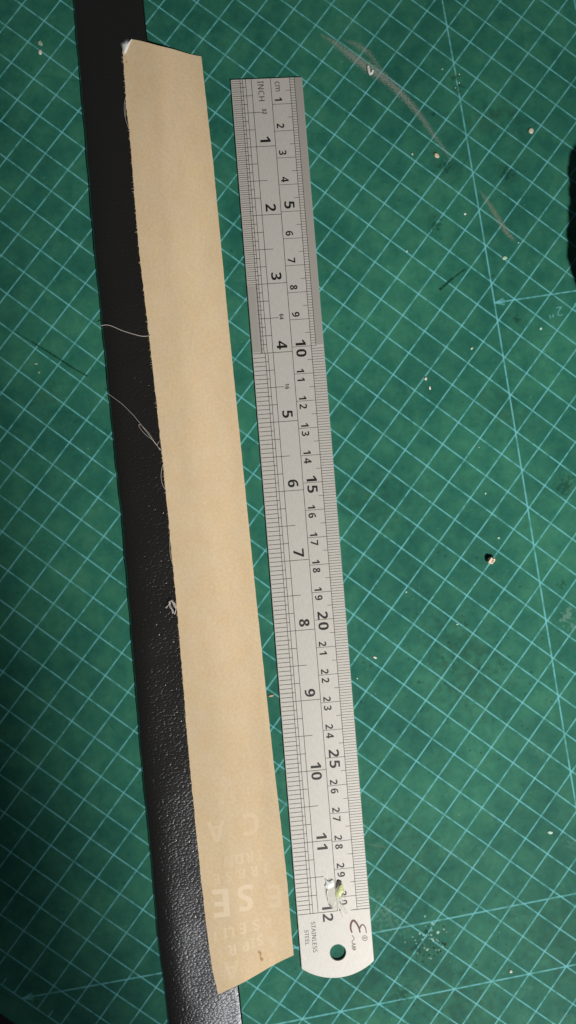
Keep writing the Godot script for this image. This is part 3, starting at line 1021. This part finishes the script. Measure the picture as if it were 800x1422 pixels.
# -------------------------------------------------------------------- the black thing at the right edge
func build_black_tool() -> void:
	var o := thing("black_tool_handle", Vector3(12.85, 0, 7.9), "black rounded tool handle just entering the picture at the right edge of the mat", "tool handle")
	o.rotation.y = deg_to_rad(-2.0)
	var st := tool()
	var around := 20
	var rows := 26
	var pts := []
	for r in rows + 1:
		var t := float(r) / rows
		var z := lerpf(-3.1, 3.4, t)
		var e := 1.0 - pow(absf(t * 2.0 - 1.0), 5.0)
		var wx := 1.55 * sqrt(maxf(e, 0.0)) * (0.93 + 0.07 * cos(t * TAU * 1.5))
		var hy := 1.3 * sqrt(maxf(e, 0.0))
		var row := []
		for k in around:
			var a := TAU * k / around
			var cx := signf(cos(a)) * pow(absf(cos(a)), 0.6)
			var cy := signf(sin(a)) * pow(absf(sin(a)), 0.6)
			row.append(Vector3(cx * wx, 1.3 + cy * hy, z))
		pts.append(row)
	for r in rows:
		for k in around:
			var l := (k + 1) % around
			quad(st, pts[r][l], pts[r][k], pts[r + 1][k], pts[r + 1][l])
	part("grip", done(st), plain(Color8(15, 16, 16), 0.55), o)
	st = tool()
	for r in [6, 9, 12, 15, 18]:
		var ring := []
		for k in around + 1:
			var p: Vector3 = pts[r][k % around]
			ring.append(Vector3(p.x * 1.01, 1.3 + (p.y - 1.3) * 1.01, p.z))
		tube(st, ring, 0.035, 5)
	part("grip_ridges", done(st), plain(Color8(12, 12, 12), 0.5), o)


# -------------------------------------------------------------------- crumbs and flakes
func crumb(at: Array, size: Array, turn: float, c: Color, label: String, kind := "glue crumb", group := "pale crumbs scattered on the mat") -> MeshInstance3D:
	var n := noise(FastNoiseLite.TYPE_SIMPLEX, 0.9, int(at[0] * 37 + at[1] * 91), 2)
	var st := tool()
	var rows := 6
	var around := 9
	var pts := []
	for r in rows + 1:
		var a := PI * r / rows
		var row := []
		for k in around:
			var b := TAU * k / around
			var d := Vector3(sin(a) * cos(b), cos(a), sin(a) * sin(b))
			var k2 := 1.0 + 0.45 * n.get_noise_3dv(d * 1.6)
			row.append(Vector3(d.x * size[0] * k2, maxf((d.y * 0.5 * k2 + 0.34) * size[2] * 0.65, 0.0), d.z * size[1] * k2))
		pts.append(row)
	for r in rows:
		for k in around:
			var l := (k + 1) % around
			quad(st, pts[r][l], pts[r + 1][l], pts[r + 1][k], pts[r][k])
	var o := part("crumb", done(st), plain(c, 0.75), self)
	o.position = Vector3(at[0], 0.001, at[1]) * CM
	o.rotation.y = turn
	tag(o, label, kind, group)
	return o


func build_crumbs() -> void:
	var cream := Color8(214, 206, 186)
	var white := Color8(222, 226, 220)
	# the large ringed crumb right of the rule
	var o := thing("ringed_crumb", Vector3(6.69, 0, 18.37), "pale pinkish crumb with a hollow in its top, largest crumb right of the ruler", "crumb", "pale crumbs scattered on the mat")
	var st := tool()
	var around := 14
	var prof := [[0.12, 0.0], [0.135, 0.10], [0.115, 0.19], [0.08, 0.21], [0.05, 0.17], [0.0, 0.15]]
	var n := noise(FastNoiseLite.TYPE_SIMPLEX, 0.8, 4, 2)
	var pts := []
	for p in prof:
		var row := []
		for k in around:
			var a := TAU * k / around
			var q := 1.0 + 0.35 * n.get_noise_2d(cos(a) * 1.3, sin(a) * 1.3 + p[1] * 3)
			row.append(Vector3(cos(a) * p[0] * q, p[1] * (1 + 0.2 * n.get_noise_1d(k)), sin(a) * p[0] * q))
		pts.append(row)
	for r in prof.size() - 1:
		for k in around:
			var l := (k + 1) % around
			quad(st, pts[r][l], pts[r][k], pts[r + 1][k], pts[r + 1][l])
	part("crumb_body", done(st), plain(Color8(226, 206, 184), 0.6), o)
	crumb([6.63, 18.24], [0.06, 0.045, 0.09], 0.6, Color8(30, 30, 28), "tiny black crumb touching the upper left of the ringed pinkish crumb", "crumb", "")
	crumb([-8.26, -1.74], [0.075, 0.11, 0.05], 0.5, Color8(150, 172, 152), "grey-green flake, upper of two beside the strap at top left", "flake")
	crumb([-8.29, -1.41], [0.075, 0.09, 0.07], 0.2, Color8(202, 208, 196), "whitish flake on a grid line, lower of two at top left", "flake")
	var chip := thing("white_chip", Vector3(3.74, 0, -0.1), "white L-shaped chip lying on the long grey glue smear", "chip", "pale crumbs scattered on the mat")
	st = tool()
	tube(st, [Vector3(-0.06, 0.02, -0.18), Vector3(-0.06, 0.03, -0.05), Vector3(-0.03, 0.03, 0.09), Vector3(0.0, 0.02, 0.16)], 0.055, 6)
	tube(st, [Vector3(-0.03, 0.02, 0.12), Vector3(0.06, 0.02, 0.08), Vector3(0.1, 0.02, -0.02)], 0.045, 6)
	part("chip_body", done(st), plain(white, 0.4), chip)
	crumb([5.96, 3.2], [0.085, 0.11, 0.1], 0.4, Color8(210, 200, 170), "beige crumb just below the lower end of the long grey smear")
	crumb([9.62, 2.47], [0.095, 0.115, 0.1], -0.3, Color8(208, 208, 184), "pale cream crumb at upper right")
	crumb([8.2, 7.19], [0.10, 0.07, 0.05], 0.3, Color8(168, 200, 176), "greenish white flake on a grid line below the short smear", "flake")
	crumb([4.85, 11.49], [0.055, 0.06, 0.07], 0.0, cream, "cream crumb on a grid line, upper of a close pair beside the 11")
	crumb([4.98, 11.85], [0.04, 0.075, 0.06], 0.2, white, "slim white crumb, lower of a close pair beside the 12")
	crumb([6.67, 10.49], [0.06, 0.045, 0.05], 0.7, Color8(178, 208, 176), "small greenish white crumb below the dark slanted cut, left of the long diagonal line")
	crumb([9.34, 9.92], [0.055, 0.05, 0.05], 0.0, Color8(172, 204, 190), "small pale crumb below the printed 2 inch label at the right")
	crumb([6.46, -0.05], [0.035, 0.035, 0.04], 0.0, Color8(170, 190, 160), "tiny pale speck left of the long diagonal line, level with the ruler top", "speck", "tiny specks by the long diagonal line")
	crumb([7.09, 0.18], [0.03, 0.03, 0.04], 0.0, Color8(180, 196, 170), "tiny speck just right of the long diagonal line, topmost of three", "speck", "tiny specks by the long diagonal line")
	crumb([6.89, 0.68], [0.04, 0.025, 0.03], 0.6, Color8(150, 180, 160), "tiny speck on the long diagonal line, lowest of three", "speck", "tiny specks by the long diagonal line")
	crumb([7.06, 0.50], [0.028, 0.03, 0.03], 0.0, Color8(190, 200, 180), "tiny speck right of the long diagonal line, middle of three", "speck", "tiny specks by the long diagonal line")
	crumb([5.06, 3.09], [0.035, 0.045, 0.04], 0.1, Color8(196, 206, 190), "tiny white speck left of the beige crumb near the ruler", "speck")
	crumb([6.85, 5.45], [0.045, 0.04, 0.05], 0.0, white, "small white crumb left of the short smear and of the long diagonal line")
	crumb([8.78, 6.65], [0.035, 0.03, 0.03], 0.0, Color8(186, 206, 196), "tiny speck beyond the lower end of the short smear", "speck")
	crumb([4.55, 6.71], [0.04, 0.035, 0.03], 0.0, Color8(176, 200, 186), "tiny speck on a grid line right of the 6 cm mark", "speck")
	crumb([2.12, 21.55], [0.075, 0.04, 0.05], -0.5, white, "white sliver close to the ruler beside the 21 cm mark", "sliver")
	crumb([1.41, 22.25], [0.025, 0.025, 0.03], 0.0, white, "tiny white dot hard by the ruler edge at the 22 cm mark", "speck")
	crumb([5.26, 20.61], [0.045, 0.03, 0.03], 0.0, Color8(180, 206, 190), "tiny pale speck lower left of the ringed pinkish crumb", "speck")
	crumb([3.47, 19.27], [0.04, 0.035, 0.03], 0.0, Color8(176, 200, 186), "tiny greenish speck midway between the ruler and the ringed pinkish crumb", "speck")
	crumb([7.07, 17.57], [0.05, 0.05, 0.04], 0.0, Color8(150, 196, 170), "small green-white speck above the ringed pinkish crumb", "speck")
	crumb([6.62, 14.17], [0.025, 0.03, 0.03], 0.0, Color8(170, 200, 180), "tiny speck on bare green just left of the long diagonal line, halfway down the photo", "speck")
	crumb([6.72, 15.89], [0.04, 0.04, 0.04], 0.0, Color8(170, 204, 186), "tiny green-white speck highest of three above the ringed pinkish crumb", "speck")
	crumb([8.05, 28.51], [0.10, 0.06, 0.05], -0.3, Color8(196, 220, 206), "white oval flake at lower right, above the upper slanted line", "flake")
	crumb([-1.77, 22.59], [0.11, 0.04, 0.05], 0.15, Color8(190, 160, 136), "pinkish sliver in the gap between the tan strip and ruler", "sliver")
	crumb([6.14, 33.36], [0.065, 0.06, 0.06], 0.3, Color8(190, 206, 192), "pale crumb at lower right between the two slanted lines")
	crumb([-9.26, 9.95], [0.065, 0.035, 0.03], -0.3, Color8(150, 178, 150), "greenish flake left of the strap, upper of two under the dark cut", "flake")
	crumb([-9.18, 10.27], [0.045, 0.04, 0.03], 0.3, Color8(146, 172, 146), "greenish speck left of the strap, lower of two under the dark cut", "speck")
